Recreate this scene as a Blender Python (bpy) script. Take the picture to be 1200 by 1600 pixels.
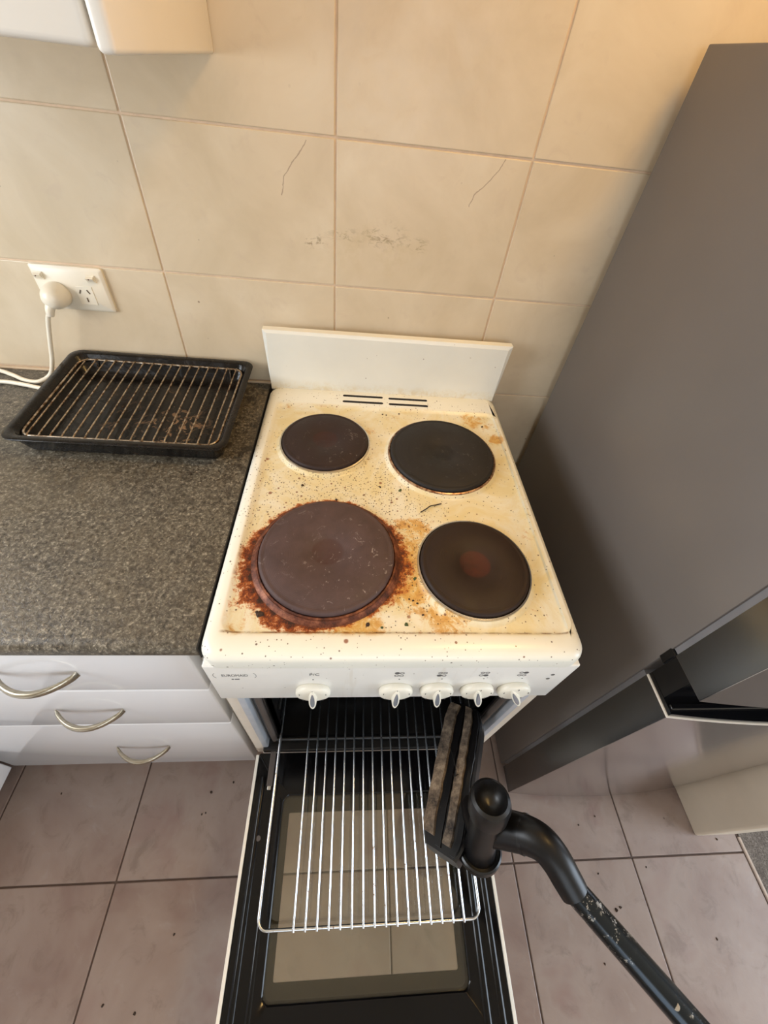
import bpy, bmesh, math, random
from mathutils import Vector, Matrix, Euler
random.seed(7)
for o in list(bpy.data.objects):
    bpy.data.objects.remove(o, do_unlink=True)
scene = bpy.context.scene
COL = scene.collection
PI = math.pi

# ------------------------------------------------------------------ camera
CAM = Vector((0.18802, -0.88096, 1.45937))
RIGHT = Vector((0.995118, -0.035493, 0.092088))
UP = Vector((-0.037993, 0.723405, 0.689378))
FWD = Vector((0.091085, 0.689512, -0.718525))
cd = bpy.data.cameras.new('camera')
cam = bpy.data.objects.new('camera', cd)
COL.objects.link(cam)
m = Matrix.Identity(4)
for i in range(3):
    m[i][0] = RIGHT[i]; m[i][1] = UP[i]; m[i][2] = -FWD[i]; m[i][3] = CAM[i]
cam.matrix_world = m
cd.sensor_fit = 'VERTICAL'; cd.sensor_height = 36.0; cd.sensor_width = 27.0
cd.lens = 640.87 / 1600 * 36
cd.shift_x = (600 - 601.36) / 1600
cd.shift_y = (754.43 - 800) / 1600
cd.clip_start = 0.01
scene.camera = cam

# ------------------------------------------------------------------ world, lights, exposure
scene.view_settings.view_transform = 'Standard'
scene.view_settings.look = 'None'
scene.view_settings.gamma = 1.0
scene.view_settings.use_curve_mapping = False
scene.view_settings.exposure = -0.16
w = bpy.data.worlds.new('sky'); scene.world = w; w.use_nodes = True
bg = w.node_tree.nodes['Background']
bg.inputs[0].default_value = (0.62, 0.78, 1.0, 1); bg.inputs[1].default_value = 1.0

def area(name, loc, direction, sx, sy, power, color):
    l = bpy.data.lights.new(name, 'AREA'); l.shape = 'RECTANGLE'; l.size = sx; l.size_y = sy
    l.energy = power; l.color = color
    o = bpy.data.objects.new(name, l); COL.objects.link(o); o.location = loc
    o.rotation_euler = Vector(direction).to_track_quat('-Z', 'Y').to_euler()
    return o
area('window_daylight', (-1.25, -0.78, 1.52), (1, 0, -0.05), 0.80, 0.80, 24, (0.90, 0.95, 1.0))
area('terrace_daylight', (3.12, -1.65, 1.25), (-1, 0, -0.05), 1.50, 1.80, 80, (0.76, 0.87, 1.0))
area('rear_fill_light', (0.45, -2.78, 1.45), (0, 1, -0.12), 1.20, 1.20, 14, (0.84, 0.92, 1.0))  # added frontal fill, brightens the drawer fronts and control panel
LAMP_POS = (0.85, -0.45, 2.36)

# ------------------------------------------------------------------ node helper
class G:
    def __init__(s, name):
        s.m = bpy.data.materials.new(name); s.m.use_nodes = True
        s.t = s.m.node_tree; s.n = s.t.nodes; s.n.clear()
        s.out = s.n.new('ShaderNodeOutputMaterial')
        s.b = s.n.new('ShaderNodeBsdfPrincipled')
        s.t.links.new(s.b.outputs[0], s.out.inputs[0])
        s._co = None
    def L(s, a, b): s.t.links.new(a, b)
    def put(s, sock, v):
        if hasattr(v, 'is_output'): s.L(v, sock)
        elif isinstance(v, (tuple, list)) and len(v) == 3 and sock.type == 'RGBA': sock.default_value = (*v, 1)
        else: sock.default_value = v
    def co(s):
        if s._co is None: s._co = s.n.new('ShaderNodeTexCoord').outputs['Object']
        return s._co
    def vm(s, op, a, b=None):
        n = s.n.new('ShaderNodeVectorMath'); n.operation = op
        s.put(n.inputs[0], a)
        if b is not None: s.put(n.inputs[1], b)
        return n.outputs['Value'] if op in ('LENGTH', 'DISTANCE', 'DOT_PRODUCT') else n.outputs[0]
    def ma(s, op, a, b=None, c=None, clamp=False):
        n = s.n.new('ShaderNodeMath'); n.operation = op; n.use_clamp = clamp
        s.put(n.inputs[0], a)
        if b is not None: s.put(n.inputs[1], b)
        if c is not None: s.put(n.inputs[2], c)
        return n.outputs[0]
    def sm(s, v, a, b, lo=0.0, hi=1.0):
        n = s.n.new('ShaderNodeMapRange'); n.interpolation_type = 'SMOOTHSTEP'
        s.put(n.inputs[0], v); n.inputs[1].default_value = a; n.inputs[2].default_value = b
        n.inputs[3].default_value = lo; n.inputs[4].default_value = hi
        return n.outputs[0]
    def noise(s, scale, detail=4, rough=0.55, co=None, dist=0.0):
        n = s.n.new('ShaderNodeTexNoise'); s.put(n.inputs['Vector'], co if co is not None else s.co())
        n.inputs['Scale'].default_value = scale; n.inputs['Detail'].default_value = detail
        n.inputs['Roughness'].default_value = rough; n.inputs['Distortion'].default_value = dist
        return n.outputs['Fac']
    def voro(s, scale, co=None, rnd=1.0):
        n = s.n.new('ShaderNodeTexVoronoi'); s.put(n.inputs['Vector'], co if co is not None else s.co())
        n.inputs['Scale'].default_value = scale; n.inputs['Randomness'].default_value = rnd
        return n.outputs['Distance'], n.outputs['Color']
    def ramp(s, v, stops):
        n = s.n.new('ShaderNodeValToRGB'); s.put(n.inputs[0], v)
        e = n.color_ramp.elements
        while len(e) < len(stops): e.new(0.5)
        for i, (p, c) in enumerate(stops):
            e[i].position = p; e[i].color = (*c, 1) if len(c) == 3 else c
        return n.outputs[0]
    def mix(s, f, a, b, mode='MIX'):
        n = s.n.new('ShaderNodeMix'); n.data_type = 'RGBA'; n.blend_type = mode
        s.put(n.inputs[0], f); s.put(n.inputs[6], a); s.put(n.inputs[7], b)
        return n.outputs[2]
    def sep(s, v):
        n = s.n.new('ShaderNodeSeparateXYZ'); s.put(n.inputs[0], v); return n.outputs
    def comb(s, x, y, z):
        n = s.n.new('ShaderNodeCombineXYZ')
        s.put(n.inputs[0], x); s.put(n.inputs[1], y); s.put(n.inputs[2], z); return n.outputs[0]
    def rnd(s): return s.n.new('ShaderNodeObjectInfo').outputs['Random']
    def wpos(s): return s.n.new('ShaderNodeNewGeometry').outputs['Position']
    def bump(s, h, strength, dist=0.001):
        n = s.n.new('ShaderNodeBump'); s.put(n.inputs['Height'], h)
        n.inputs['Strength'].default_value = strength; n.inputs['Distance'].default_value = dist
        s.L(n.outputs[0], s.b.inputs['Normal'])
    def set(s, col=None, rough=None, metal=None, spec=None, coat=None):
        if col is not None: s.put(s.b.inputs['Base Color'], col)
        if rough is not None: s.put(s.b.inputs['Roughness'], rough)
        if metal is not None: s.put(s.b.inputs['Metallic'], metal)
        if spec is not None: s.put(s.b.inputs['Specular IOR Level'], spec)
        if coat is not None: s.put(s.b.inputs['Coat Weight'], coat); s.b.inputs['Coat Roughness'].default_value = 0.05
        return s.m

def lin(r, g, b):
    f = lambda c: ((c / 255 + 0.055) / 1.055) ** 2.4 if c > 10 else c / 255 / 12.92
    return (f(r), f(g), f(b))

def simple(name, col, rough=0.5, metal=0.0, vary=0.06, scale=30, bump=0.0, **k):
    g = G(name); n = g.noise(scale, 4)
    lo = tuple(c * (1 - vary) for c in col); hi = tuple(min(1, c * (1 + vary)) for c in col)
    c = g.ramp(n, [(0.3, lo), (0.7, hi)])
    if bump: g.bump(n, bump)
    return g.set(c, rough, metal, **k)

M = {}
# --- wall tile: cream ceramic with faint marbling, cracks and greasy smudges
def wall_tile_mat():
    g = G('wall_tile'); p = g.wpos(); r = g.rnd()
    off = g.comb(g.ma('MULTIPLY', r, 37.0), 0.0, g.ma('MULTIPLY', r, 11.0))
    q = g.vm('ADD', p, off)
    n1 = g.noise(5.0, 5, 0.6, q, 0.6); n2 = g.noise(22, 5, 0.6, q, 1.0)
    c = g.ramp(n1, [(0.30, lin(206, 187, 157)), (0.55, lin(218, 200, 172)), (0.75, lin(226, 210, 184))])
    c = g.mix(g.sm(n2, 0.55, 0.75, 0, 0.35), c, lin(205, 184, 160))
    # smudges above the cooker
    xz = g.sep(p); flat = g.comb(xz[0], 0.0, xz[2])
    blotch = g.noise(60, 5, 0.7, g.vm('MULTIPLY', p, (1.0, 1.0, 1.8)), 0.8)
    tot = None
    for (x, z, rx, am) in [(0.107, 1.203, 0.034, 1.0), (0.240, 1.222, 0.065, 0.75), (0.305, 1.212, 0.035, 0.7), (0.165, 1.215, 0.05, 0.6)]:
        d = g.vm('LENGTH', g.vm('MULTIPLY', g.vm('SUBTRACT', flat, (x, 0, z)), (1.0, 1.0, 1.9)))
        k = g.sm(d, 0.0, rx, am, 0.0)
        tot = k if tot is None else g.ma('MAXIMUM', tot, k)
    sm = g.ma('MULTIPLY', tot, g.sm(blotch, 0.50, 0.62))
    c = g.mix(sm, c, lin(140, 118, 84))
    haze = g.ma('MULTIPLY', g.sm(g.vm('LENGTH', g.vm('MULTIPLY', g.vm('SUBTRACT', flat, (0.22, 0, 1.20)), (1, 1, 2.2))), 0.0, 0.17, 0.30, 0.0), g.sm(g.noise(30, 4, 0.6, p), 0.4, 0.7))
    c = g.mix(haze, c, lin(190, 165, 115))
    # dots of fat
    vd, vc = g.voro(38, p); keep = g.ma('GREATER_THAN', g.sep(vc)[0], 0.90)
    c = g.mix(g.ma('MULTIPLY', g.ma('MULTIPLY', g.sm(vd, 0.05, 0.10, 0.75, 0.0), keep), g.sm(xz[2], 1.5, 1.1)), c, lin(120, 88, 60))
    # hairline cracks in the glaze
    wob = g.ma('MULTIPLY', g.ma('SUBTRACT', g.noise(45, 3, 0.6, p), 0.5), 0.010)
    for (x0, z0, x1, z1) in [(0.099, 1.352, 0.090, 1.338), (0.090, 1.338, 0.058, 1.300), (0.058, 1.300, 0.052, 1.272),
                             (0.436, 1.356, 0.420, 1.327), (0.420, 1.327, 0.394, 1.301), (0.394, 1.301, 0.390, 1.283)]:
        d = Vector((x1 - x0, z1 - z0)); ln = d.length; d /= ln
        px = g.ma('SUBTRACT', g.ma('ADD', xz[0], wob), x0); pz = g.ma('SUBTRACT', xz[2], z0)
        t = g.ma('ADD', g.ma('MULTIPLY', px, d.x), g.ma('MULTIPLY', pz, d.y))
        s_ = g.ma('ABSOLUTE', g.ma('SUBTRACT', g.ma('MULTIPLY', px, d.y), g.ma('MULTIPLY', pz, d.x)))
        inside = g.ma('MULTIPLY', g.ma('GREATER_THAN', t, 0.0), g.ma('LESS_THAN', t, ln))
        c = g.mix(g.ma('MULTIPLY', inside, g.sm(s_, 0.0003, 0.0012, 0.55, 0.0)), c, lin(120, 85, 60))
    g.bump(n2, 0.10)
    return g.set(c, g.sm(n2, 0.3, 0.8, 0.30, 0.42))
M['wall_tile'] = wall_tile_mat()
M['wall_grout'] = simple('wall_grout', lin(220, 194, 166), 0.85, vary=0.08, scale=60)
M['plaster'] = simple('plaster', lin(206, 192, 170), 0.8, vary=0.02, scale=12, bump=0.05)
M['cream_paint'] = simple('cream_paint', lin(214, 200, 180), 0.5, vary=0.03, scale=14, bump=0.05)

def floor_tile_mat():
    g = G('floor_tile'); p = g.wpos(); r = g.rnd()
    q = g.vm('ADD', p, g.comb(g.ma('MULTIPLY', r, 23.0), g.ma('MULTIPLY', r, 51.0), 0.0))
    n1 = g.noise(4.0, 4, 0.55, q, 0.4); n2 = g.noise(16, 6, 0.65, q, 0.6); n3 = g.noise(90, 5, 0.6, q)
    c = g.ramp(n1, [(0.28, lin(124, 98, 90)), (0.44, lin(146, 126, 116)), (0.58, lin(156, 138, 128)), (0.74, lin(138, 108, 101))])
    c = g.mix(g.sm(n2, 0.52, 0.72, 0, 0.5), c, lin(116, 98, 88))
    c = g.mix(g.sm(n2, 0.28, 0.42, 0.45, 0.0), c, lin(162, 148, 140))
    vd, vc = g.voro(24, p); keep = g.ma('GREATER_THAN', g.sep(vc)[1], 0.93)
    c = g.mix(g.ma('MULTIPLY', g.sm(vd, 0.04, 0.10, 0.7, 0.0), keep), c, lin(70, 48, 38))
    g.bump(g.ma('ADD', g.ma('MULTIPLY', n2, 1.0), g.ma('MULTIPLY', n3, 0.25)), 0.35, 0.002)
    return g.set(c, g.sm(n2, 0.3, 0.7, 0.32, 0.48))
M['floor_tile'] = floor_tile_mat()
M['floor_grout'] = simple('floor_grout', lin(92, 76, 68), 0.9, vary=0.15, scale=40)
M['floor_grout_light'] = simple('floor_grout_light', lin(190, 172, 160), 0.8, vary=0.1, scale=60)

def carpet_mat():
    g = G('carpet'); n = g.noise(260, 5, 0.8); n2 = g.noise(40, 4, 0.7)
    c = g.ramp(n, [(0.30, lin(62, 54, 48)), (0.5, lin(122, 112, 104)), (0.7, lin(176, 166, 156))])
    c = g.mix(g.sm(n2, 0.4, 0.65, 0, 0.5), c, lin(88, 78, 72))
    g.bump(n, 1.0, 0.004); return g.set(c, 0.95)
M['carpet'] = carpet_mat()

def worktop_mat():
    g = G('worktop_laminate'); co = g.co()
    n0 = g.noise(6, 4, 0.6, co, 0.3); n1 = g.noise(150, 4, 0.8, co, 0.4); n2 = g.noise(300, 3, 0.8, co, 0.2); n3 = g.noise(48, 5, 0.75, co, 0.6)
    c = g.ramp(n1, [(0.36, lin(42, 37, 31)), (0.47, lin(84, 77, 66)), (0.56, lin(104, 97, 84)), (0.66, lin(152, 144, 128))])
    c = g.mix(g.sm(n3, 0.52, 0.64, 0, 0.65), c, lin(54, 48, 41))
    c = g.mix(g.sm(n2, 0.60, 0.70, 0, 0.75), c, lin(188, 178, 158))
    c = g.mix(g.sm(n0, 0.40, 0.70, 0, 0.30), c, lin(104, 90, 66))
    # grime between the tray and the cooker
    s_ = g.sep(co)
    back = g.sm(s_[1], -0.46, -0.28); gn = g.sm(g.noise(28, 5, 0.7, co, 1.0), 0.50, 0.64)
    c = g.mix(g.ma('MULTIPLY', g.ma('MULTIPLY', back, gn), 0.75), c, lin(34, 28, 22))
    g.bump(g.ma('ADD', n1, g.ma('MULTIPLY', n2, 0.5)), 0.5, 0.0012)
    return g.set(c, g.sm(n1, 0.3, 0.7, 0.30, 0.48))
M['worktop'] = worktop_mat()
M['black_edge'] = simple('black_edge', lin(22, 20, 18), 0.5)
M['sealant'] = simple('sealant', lin(196, 170, 138), 0.6)

def enamel(name, base, dirt):
    """white enamel; dirt = 'hob' | 'splash' | 'panel'"""
    g = G(name); co = g.co(); s_ = g.sep(co); p2 = g.comb(s_[0], s_[1], 0.0)
    nlow = g.noise(9, 4, 0.6, co)
    c = g.ramp(nlow, [(0.3, tuple(v * 0.95 for v in base)), (0.7, base)])
    fine = g.noise(55, 6, 0.7, co, 0.5)
    rough = 0.28
    if dirt == 'hob':
        inside = g.ma('MULTIPLY', g.ma('MULTIPLY', g.sm(s_[0], 0.018, 0.034), g.sm(s_[0], 0.533, 0.520)),
                      g.ma('MULTIPLY', g.sm(s_[1], -0.644, -0.632), g.sm(s_[1], -0.098, -0.112)))
        # overall yellowing of the well
        yel = g.ma('MULTIPLY', inside, g.sm(g.noise(11, 6, 0.7, co, 0.8), 0.36, 0.64, 0.22, 0.85))
        c = g.mix(yel, c, lin(224, 206, 152))
        # yellow / amber spills
        tot = None
        for (x, y, r, a) in [(0.305, -0.450, 0.060, 0.85), (0.290, -0.515, 0.065, 0.95), (0.300, -0.565, 0.075, 0.85), (0.340, -0.605, 0.075, 0.75),
                             (0.215, -0.622, 0.075, 0.85), (0.140, -0.632, 0.07, 0.6), (0.511, -0.195, 0.030, 1.0), (0.50, -0.15, 0.03, 0.7), (0.470, -0.130, 0.05, 0.8),
                             (0.060, -0.120, 0.05, 0.45), (0.235, -0.195, 0.035, 0.55), (0.16, -0.125, 0.12, 0.3), (0.515, -0.45, 0.05, 0.35), (0.50, -0.605, 0.06, 0.4),
                             (0.035, -0.62, 0.05, 0.5), (0.268, -0.094, 0.010, 0.9), (0.33, -0.12, 0.12, 0.35)]:
            k = g.sm(g.vm('DISTANCE', p2, (x, y, 0)), r * 0.15, r, a, 0.0)
            tot = k if tot is None else g.ma('MAXIMUM', tot, k)
        n = g.noise(42, 7, 0.75, co, 0.5)
        spill = g.sm(g.ma('ADD', tot, g.ma('MULTIPLY', g.ma('SUBTRACT', n, 0.5), 2.8)), 0.42, 0.92)
        spill = g.ma('MULTIPLY', g.ma('MULTIPLY', spill, inside), g.sm(tot, 0.0, 0.12))
        c = g.mix(g.ma('MULTIPLY', spill, 0.88), c, g.ramp(n, [(0.40, lin(222, 184, 104)), (0.60, lin(205, 150, 62)), (0.72, lin(150, 88, 30))]))
        # burnt-on ring round the big plate
        cx, cy = 0.161, -0.508
        d = g.vm('DISTANCE', p2, (cx, cy, 0))
        dx = g.ma('DIVIDE', g.ma('SUBTRACT', s_[0], cx), d); dy = g.ma('DIVIDE', g.ma('SUBTRACT', s_[1], cy), d)
        lft = g.ma('MAXIMUM', g.ma('ADD', g.ma('MULTIPLY', dx, -0.86), g.ma('MULTIPLY', dy, -0.50)), 0.0)
        rgt = g.ma('MAXIMUM', g.ma('ADD', g.ma('MULTIPLY', dx, 0.97), g.ma('MULTIPLY', dy, -0.1)), 0.0)
        width = g.ma('ADD', 0.016, g.ma('ADD', g.ma('MULTIPLY', g.ma('POWER', lft, 2.0), 0.034), g.ma('MULTIPLY', g.ma('POWER', rgt, 4.0), 0.024)))
        nb = g.noise(62, 7, 0.78, co, 0.25)
        t = g.ma('DIVIDE', g.ma('SUBTRACT', d, 0.109), width)
        burn = g.ma('ADD', g.ma('SUBTRACT', 1.0, t), g.ma('MULTIPLY', g.ma('SUBTRACT', nb, 0.5), 2.4))
        bf = g.ma('MULTIPLY', g.sm(burn, 0.12, 0.50), g.ma('MULTIPLY', g.sm(s_[0], 0.018, 0.028), g.sm(s_[1], -0.642, -0.634)))
        bc = g.ramp(g.ma('MULTIPLY', burn, 0.6), [(0.08, lin(222, 170, 84)), (0.22, lin(190, 104, 30)), (0.36, lin(118, 52, 18)), (0.52, lin(48, 22, 14)), (0.75, lin(26, 15, 12))])
        c = g.mix(bf, c, bc)
        rough = g.sm(bf, 0.0, 1.0, 0.30, 0.6)
        # splatter
        den = g.ma('ADD', g.sm(g.vm('DISTANCE', p2, (0.17, -0.40, 0)), 0.06, 0.26, 0.34, 0.05), g.sm(g.vm('DISTANCE', p2, (0.31, -0.52, 0)), 0.02, 0.16, 0.22, 0.0))
        for sc, rr, colr, mul in [(210, 0.24, lin(74, 44, 26), 1.0), (115, 0.20, lin(120, 62, 28), 0.8), (55, 0.15, lin(132, 66, 26), 0.55), (330, 0.30, lin(92, 70, 50), 1.3)]:
            dn = g.noise(18, 3, 0.6, co); vd, vc = g.voro(sc, g.vm('ADD', co, (sc * 0.013, 0.1, 0.0)))
            ch = g.sep(vc); keep = g.ma('LESS_THAN', ch[0], g.ma('MULTIPLY', den, mul))
            rad = g.ma('MULTIPLY', g.ma('ADD', 0.35, ch[1]), rr)
            dot = g.sm(g.ma('SUBTRACT', vd, rad), -0.06, 0.06, 1.0, 0.0)
            c = g.mix(g.ma('MULTIPLY', g.ma('MULTIPLY', dot, keep), 0.85), c, colr)
        # brown grease line where the well meets the front rim
        line = g.ma('MULTIPLY', g.sm(g.ma('ABSOLUTE', g.ma('ADD', s_[1], 0.6345)), 0.0006, 0.003, 0.75, 0.0), g.sm(fine, 0.35, 0.6))
        c = g.mix(g.ma('MULTIPLY', line, g.ma('MULTIPLY', g.sm(s_[0], 0.02, 0.03), g.sm(s_[0], 0.53, 0.52))), c, lin(118, 78, 42))
        smr = g.ma('MULTIPLY', g.sm(g.ma('ABSOLUTE', g.ma('ADD', s_[1], 0.623)), 0.001, 0.005, 1.0, 0.0), g.sm(g.ma('ABSOLUTE', g.ma('SUBTRACT', s_[0], 0.165)), 0.010, 0.022, 1.0, 0.0))
        c = g.mix(g.ma('MULTIPLY', smr, g.sm(fine, 0.42, 0.52)), c, lin(120, 58, 24))
    else:
        vd, vc = g.voro(95, co); ch = g.sep(vc); keep = g.ma('LESS_THAN', ch[0], 0.10 if dirt == 'panel' else 0.05)
        c = g.mix(g.ma('MULTIPLY', g.ma('MULTIPLY', g.sm(vd, 0.06, 0.16, 1, 0), keep), 0.7), c, lin(120, 90, 60))
        if dirt == 'panel':
            ln = g.ma('MULTIPLY', g.sm(s_[2], 0.872, 0.8795), g.sm(g.noise(24, 5, 0.7, co), 0.42, 0.6))
            c = g.mix(g.ma('MULTIPLY', ln, 0.75), c, lin(205, 170, 105))
            drip = g.sm(g.noise(50, 3, 0.6, g.vm('MULTIPLY', co, (1, 1, 0.08))), 0.60, 0.72, 0, 0.25)
            c = g.mix(drip, c, lin(205, 190, 165))
        else:
            c = g.mix(g.ma('MULTIPLY', g.sm(s_[2], 0.93, 0.90), g.sm(fine, 0.4, 0.65, 0.1, 0.6)), c, lin(214, 190, 140))
    g.bump(fine, 0.04)
    return g.set(c, rough)
M['hob'] = enamel('hob_enamel', lin(240, 237, 224), 'hob')
M['splash'] = enamel('splashback_enamel', lin(238, 236, 226), 'splash')
M['panel'] = enamel('panel_enamel', lin(240, 236, 228), 'panel')
M['white_enamel'] = simple('white_enamel', lin(236, 230, 218), 0.35, vary=0.03)
M['beige_frame'] = simple('beige_frame', lin(226, 214, 198), 0.45, vary=0.05)
M['knob'] = simple('knob_plastic', lin(240, 234, 218), 0.35, vary=0.04)
M['knob_grey'] = simple('knob_insert', lin(170, 176, 186), 0.2, 0.6)
M['print'] = simple('print_ink', lin(92, 90, 88), 0.6)
M['black_slot'] = simple('black_slot', lin(18, 16, 15), 0.7)

def plate_mat(name, base, rust, rust_r, marks, seed):
    g = G(name); co = g.co(); s_ = g.sep(co)
    d = g.vm('LENGTH', g.comb(s_[0], s_[1], 0.0))
    n = g.noise(30, 5, 0.65, g.vm('ADD', co, (seed, 0, 0)))
    c = g.ramp(n, [(0.3, tuple(v * 0.8 for v in base)), (0.7, tuple(v * 1.15 for v in base))])
    c = g.mix(g.ma('MULTIPLY', g.sm(d, rust_r * 0.85, rust_r * 1.05, 0.8, 0.0), g.sm(n, 0.3, 0.6, 0.4, 1)), c, rust)
    if marks:
        mk = g.sm(g.noise(60, 6, 0.75, g.vm('ADD', co, (seed * 2, 3, 0)), 1.2), 0.59, 0.66)
        zone = g.sm(g.vm('DISTANCE', co, (0.05, -0.02, 0.0)), 0.03, 0.10, 1, 0.25)
        c = g.mix(g.ma('MULTIPLY', g.ma('MULTIPLY', mk, zone), marks), c, lin(176, 164, 158))
    rings = g.ma('SINE', g.ma('MULTIPLY', d, 2600.0))
    g.bump(g.ma('ADD', g.ma('MULTIPLY', rings, 0.25), n), 0.22, 0.0006)
    return g.set(c, g.sm(n, 0.3, 0.7, 0.50, 0.64), 0.0, 0.32)
M['plate_lf'] = plate_mat('hotplate_iron_worn', lin(82, 65, 64), lin(74, 50, 46), 0.026, 0.8, 1.3)
M['plate_rf'] = plate_mat('hotplate_iron_brown', lin(42, 29, 24), lin(74, 33, 24), 0.026, 0.0, 4.1)
M['plate_lb'] = plate_mat('hotplate_iron_dark', lin(48, 35, 33), lin(58, 31, 27), 0.026, 0.25, 7.7)
M['plate_rb'] = plate_mat('hotplate_iron_black', lin(38, 35, 35), lin(28, 26, 27), 0.026, 0.12, 9.2)
M['steel'] = simple('steel', lin(200, 196, 190), 0.25, 1.0, vary=0.1, scale=60)
M['ring_rust'] = (lambda g: (g.set(g.ramp(g.noise(60, 5, 0.7), [(0.35, lin(50, 24, 17)), (0.52, lin(104, 56, 36)), (0.7, lin(158, 102, 74))]), 0.55, 0.3)))(G('ring_burnt_steel'))
M['ring_copper'] = (lambda g: (g.set(g.ramp(g.noise(120, 4, 0.7), [(0.4, lin(110, 70, 52)), (0.6, lin(205, 176, 150))]), 0.35, 0.7)))(G('ring_scorched_steel'))
M['chrome'] = simple('chrome', lin(232, 234, 238), 0.16, 1.0, vary=0.03)
M['wire_chrome'] = (lambda g: g.set(g.mix(g.sm(g.noise(120, 4, 0.7), 0.60, 0.70), lin(226, 230, 234), lin(146, 112, 84)), 0.24, 1.0))(G('rack_wire_chrome'))
M['tray_wire'] = (lambda g: g.set(g.ramp(g.noise(140, 4, 0.7), [(0.38, lin(96, 70, 50)), (0.52, lin(176, 158, 136)), (0.7, lin(208, 200, 188))]), 0.35, 0.85))(G('grill_wire_scorched'))
M['black_enamel'] = simple('black_enamel', lin(9, 8, 9), 0.12, vary=0.3, scale=14, spec=0.28)
M['oven_black'] = (lambda g: (g.bump(g.noise(40, 4, 0.6), 0.25), g.set(g.ramp(g.noise(20, 5, 0.7), [(0.4, lin(12, 11, 11)), (0.7, lin(30, 27, 25))]), 0.30))[1])(G('oven_cavity_enamel'))
M['dark_ring'] = simple('oven_glass_dark_ring', lin(58, 57, 50), 0.6)
M['strip'] = simple('steel_strip_satin', lin(214, 220, 228), 0.42, 0.55)
M['gasket'] = simple('gasket', lin(86, 76, 70), 0.6)

def tray_mat():
    g = G('tray_enamel'); co = g.co(); s_ = g.sep(co)
    n = g.noise(26, 6, 0.7, co, 1.4)
    c = g.ramp(g.noise(16, 4, 0.6, co), [(0.35, lin(12, 11, 11)), (0.7, lin(28, 22, 18))])
    z = g.ma('MULTIPLY', g.sm(g.vm('DISTANCE', co, (0.06, -0.055, 0.006)), 0.02, 0.10, 1.0, 0.0), g.sm(s_[2], 0.012, 0.006))
    z2 = g.ma('MULTIPLY', g.sm(g.vm('DISTANCE', co, (0.01, -0.02, 0.006)), 0.02, 0.16, 0.8, 0.0), g.sm(s_[2], 0.012, 0.006))
    c = g.mix(g.ma('MULTIPLY', z, g.sm(n, 0.575, 0.60)), c, lin(150, 118, 88))
    c = g.mix(g.ma('MULTIPLY', z2, g.sm(g.noise(48, 5, 0.7, co, 0.8), 0.58, 0.66)), c, lin(96, 74, 56))
    g.bump(n, 0.12)
    return g.set(c, g.sm(n, 0.4, 0.7, 0.16, 0.4), spec=0.35)
M['tray'] = tray_mat()

M['gloss_white'] = simple('gloss_white_laminate', lin(238, 236, 236), 0.10, vary=0.015, scale=6, spec=0.6)
M['white_laminate'] = simple('white_laminate', lin(236, 228, 216), 0.35, vary=0.02, scale=6)
M['nickel'] = (lambda g: g.set(g.ramp(g.noise(20, 3, 0.6, g.vm('MULTIPLY', g.co(), (1, 30, 30))), [(0.3, lin(168, 158, 138)), (0.7, lin(206, 198, 180))]), 0.30, 1.0))(G('brushed_nickel'))
M['dark_void'] = simple('dark_void', lin(40, 36, 32), 0.8)
M['white_plastic'] = simple('white_plastic', lin(238, 228, 208), 0.30, vary=0.02)
M['white_cord'] = simple('white_cord', lin(236, 226, 206), 0.4, vary=0.03)
M['slot_brown'] = simple('slot_brown', lin(98, 82, 62), 0.6)

def fridge_mat(name, col, rough, metal):
    g = G(name); co = g.co()
    n = g.noise(3, 3, 0.5, co); f = g.noise(160, 4, 0.6, g.vm('MULTIPLY', co, (1.0, 1.0, 0.06)))
    c = g.ramp(n, [(0.3, tuple(v * 0.92 for v in col)), (0.7, tuple(v * 1.06 for v in col))])
    g.bump(f, 0.03); return g.set(c, rough, metal)
M['fridge_side'] = fridge_mat('fridge_side_paint', lin(108, 101, 96), 0.38, 0.0)
M['fridge_door'] = fridge_mat('fridge_door_steel', lin(176, 170, 168), 0.15, 1.0)
M['fridge_edge'] = fridge_mat('fridge_door_edge_steel', lin(112, 112, 112), 0.22, 0.9)
M['fridge_gasket'] = simple('fridge_gasket', lin(122, 120, 122), 0.5)
M['gloss_black'] = simple('gloss_black_plastic', lin(16, 16, 18), 0.12)
M['trim_line'] = simple('trim_line_cream', lin(232, 222, 208), 0.3)
M['vac_black'] = (lambda g: (g.bump(g.noise(80, 4, 0.6), 0.1), g.set(g.mix(g.sm(g.noise(60, 5, 0.75), 0.60, 0.74, 0, 0.55), lin(16, 15, 16), lin(74, 66, 58)), 0.34))[1])(G('vacuum_black_plastic'))
M['vac_clean'] = simple('vacuum_elbow_plastic', lin(16, 15, 16), 0.36, vary=0.1, spec=0.35)
M['vac_dusty'] = (lambda g: (g.bump(g.noise(200, 4, 0.7), 0.6, 0.002), g.set(g.ramp(g.noise(45, 6, 0.75), [(0.36, lin(46, 40, 36)), (0.52, lin(106, 92, 78)), (0.68, lin(150, 134, 114))]), 0.85))[1])(G('vacuum_dusty_felt'))
def tube_mat():
    g = G('vacuum_tube_worn'); n = g.noise(95, 6, 0.8); n2 = g.noise(14, 3, 0.6)
    k = g.ma('MULTIPLY', g.sm(n, 0.56, 0.62), g.sm(n2, 0.42, 0.60))
    return g.set(g.mix(k, lin(50, 54, 58), lin(190, 184, 174)), g.ma('ADD', 0.20, g.ma('MULTIPLY', k, 0.25)), 0.85)
M['vac_tube'] = tube_mat()
M['crumb'] = simple('crumb', lin(58, 42, 30), 0.8, vary=0.5, scale=200)
M['crumb_green'] = simple('crumb_green', lin(70, 84, 48), 0.8, vary=0.3, scale=200)

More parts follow.
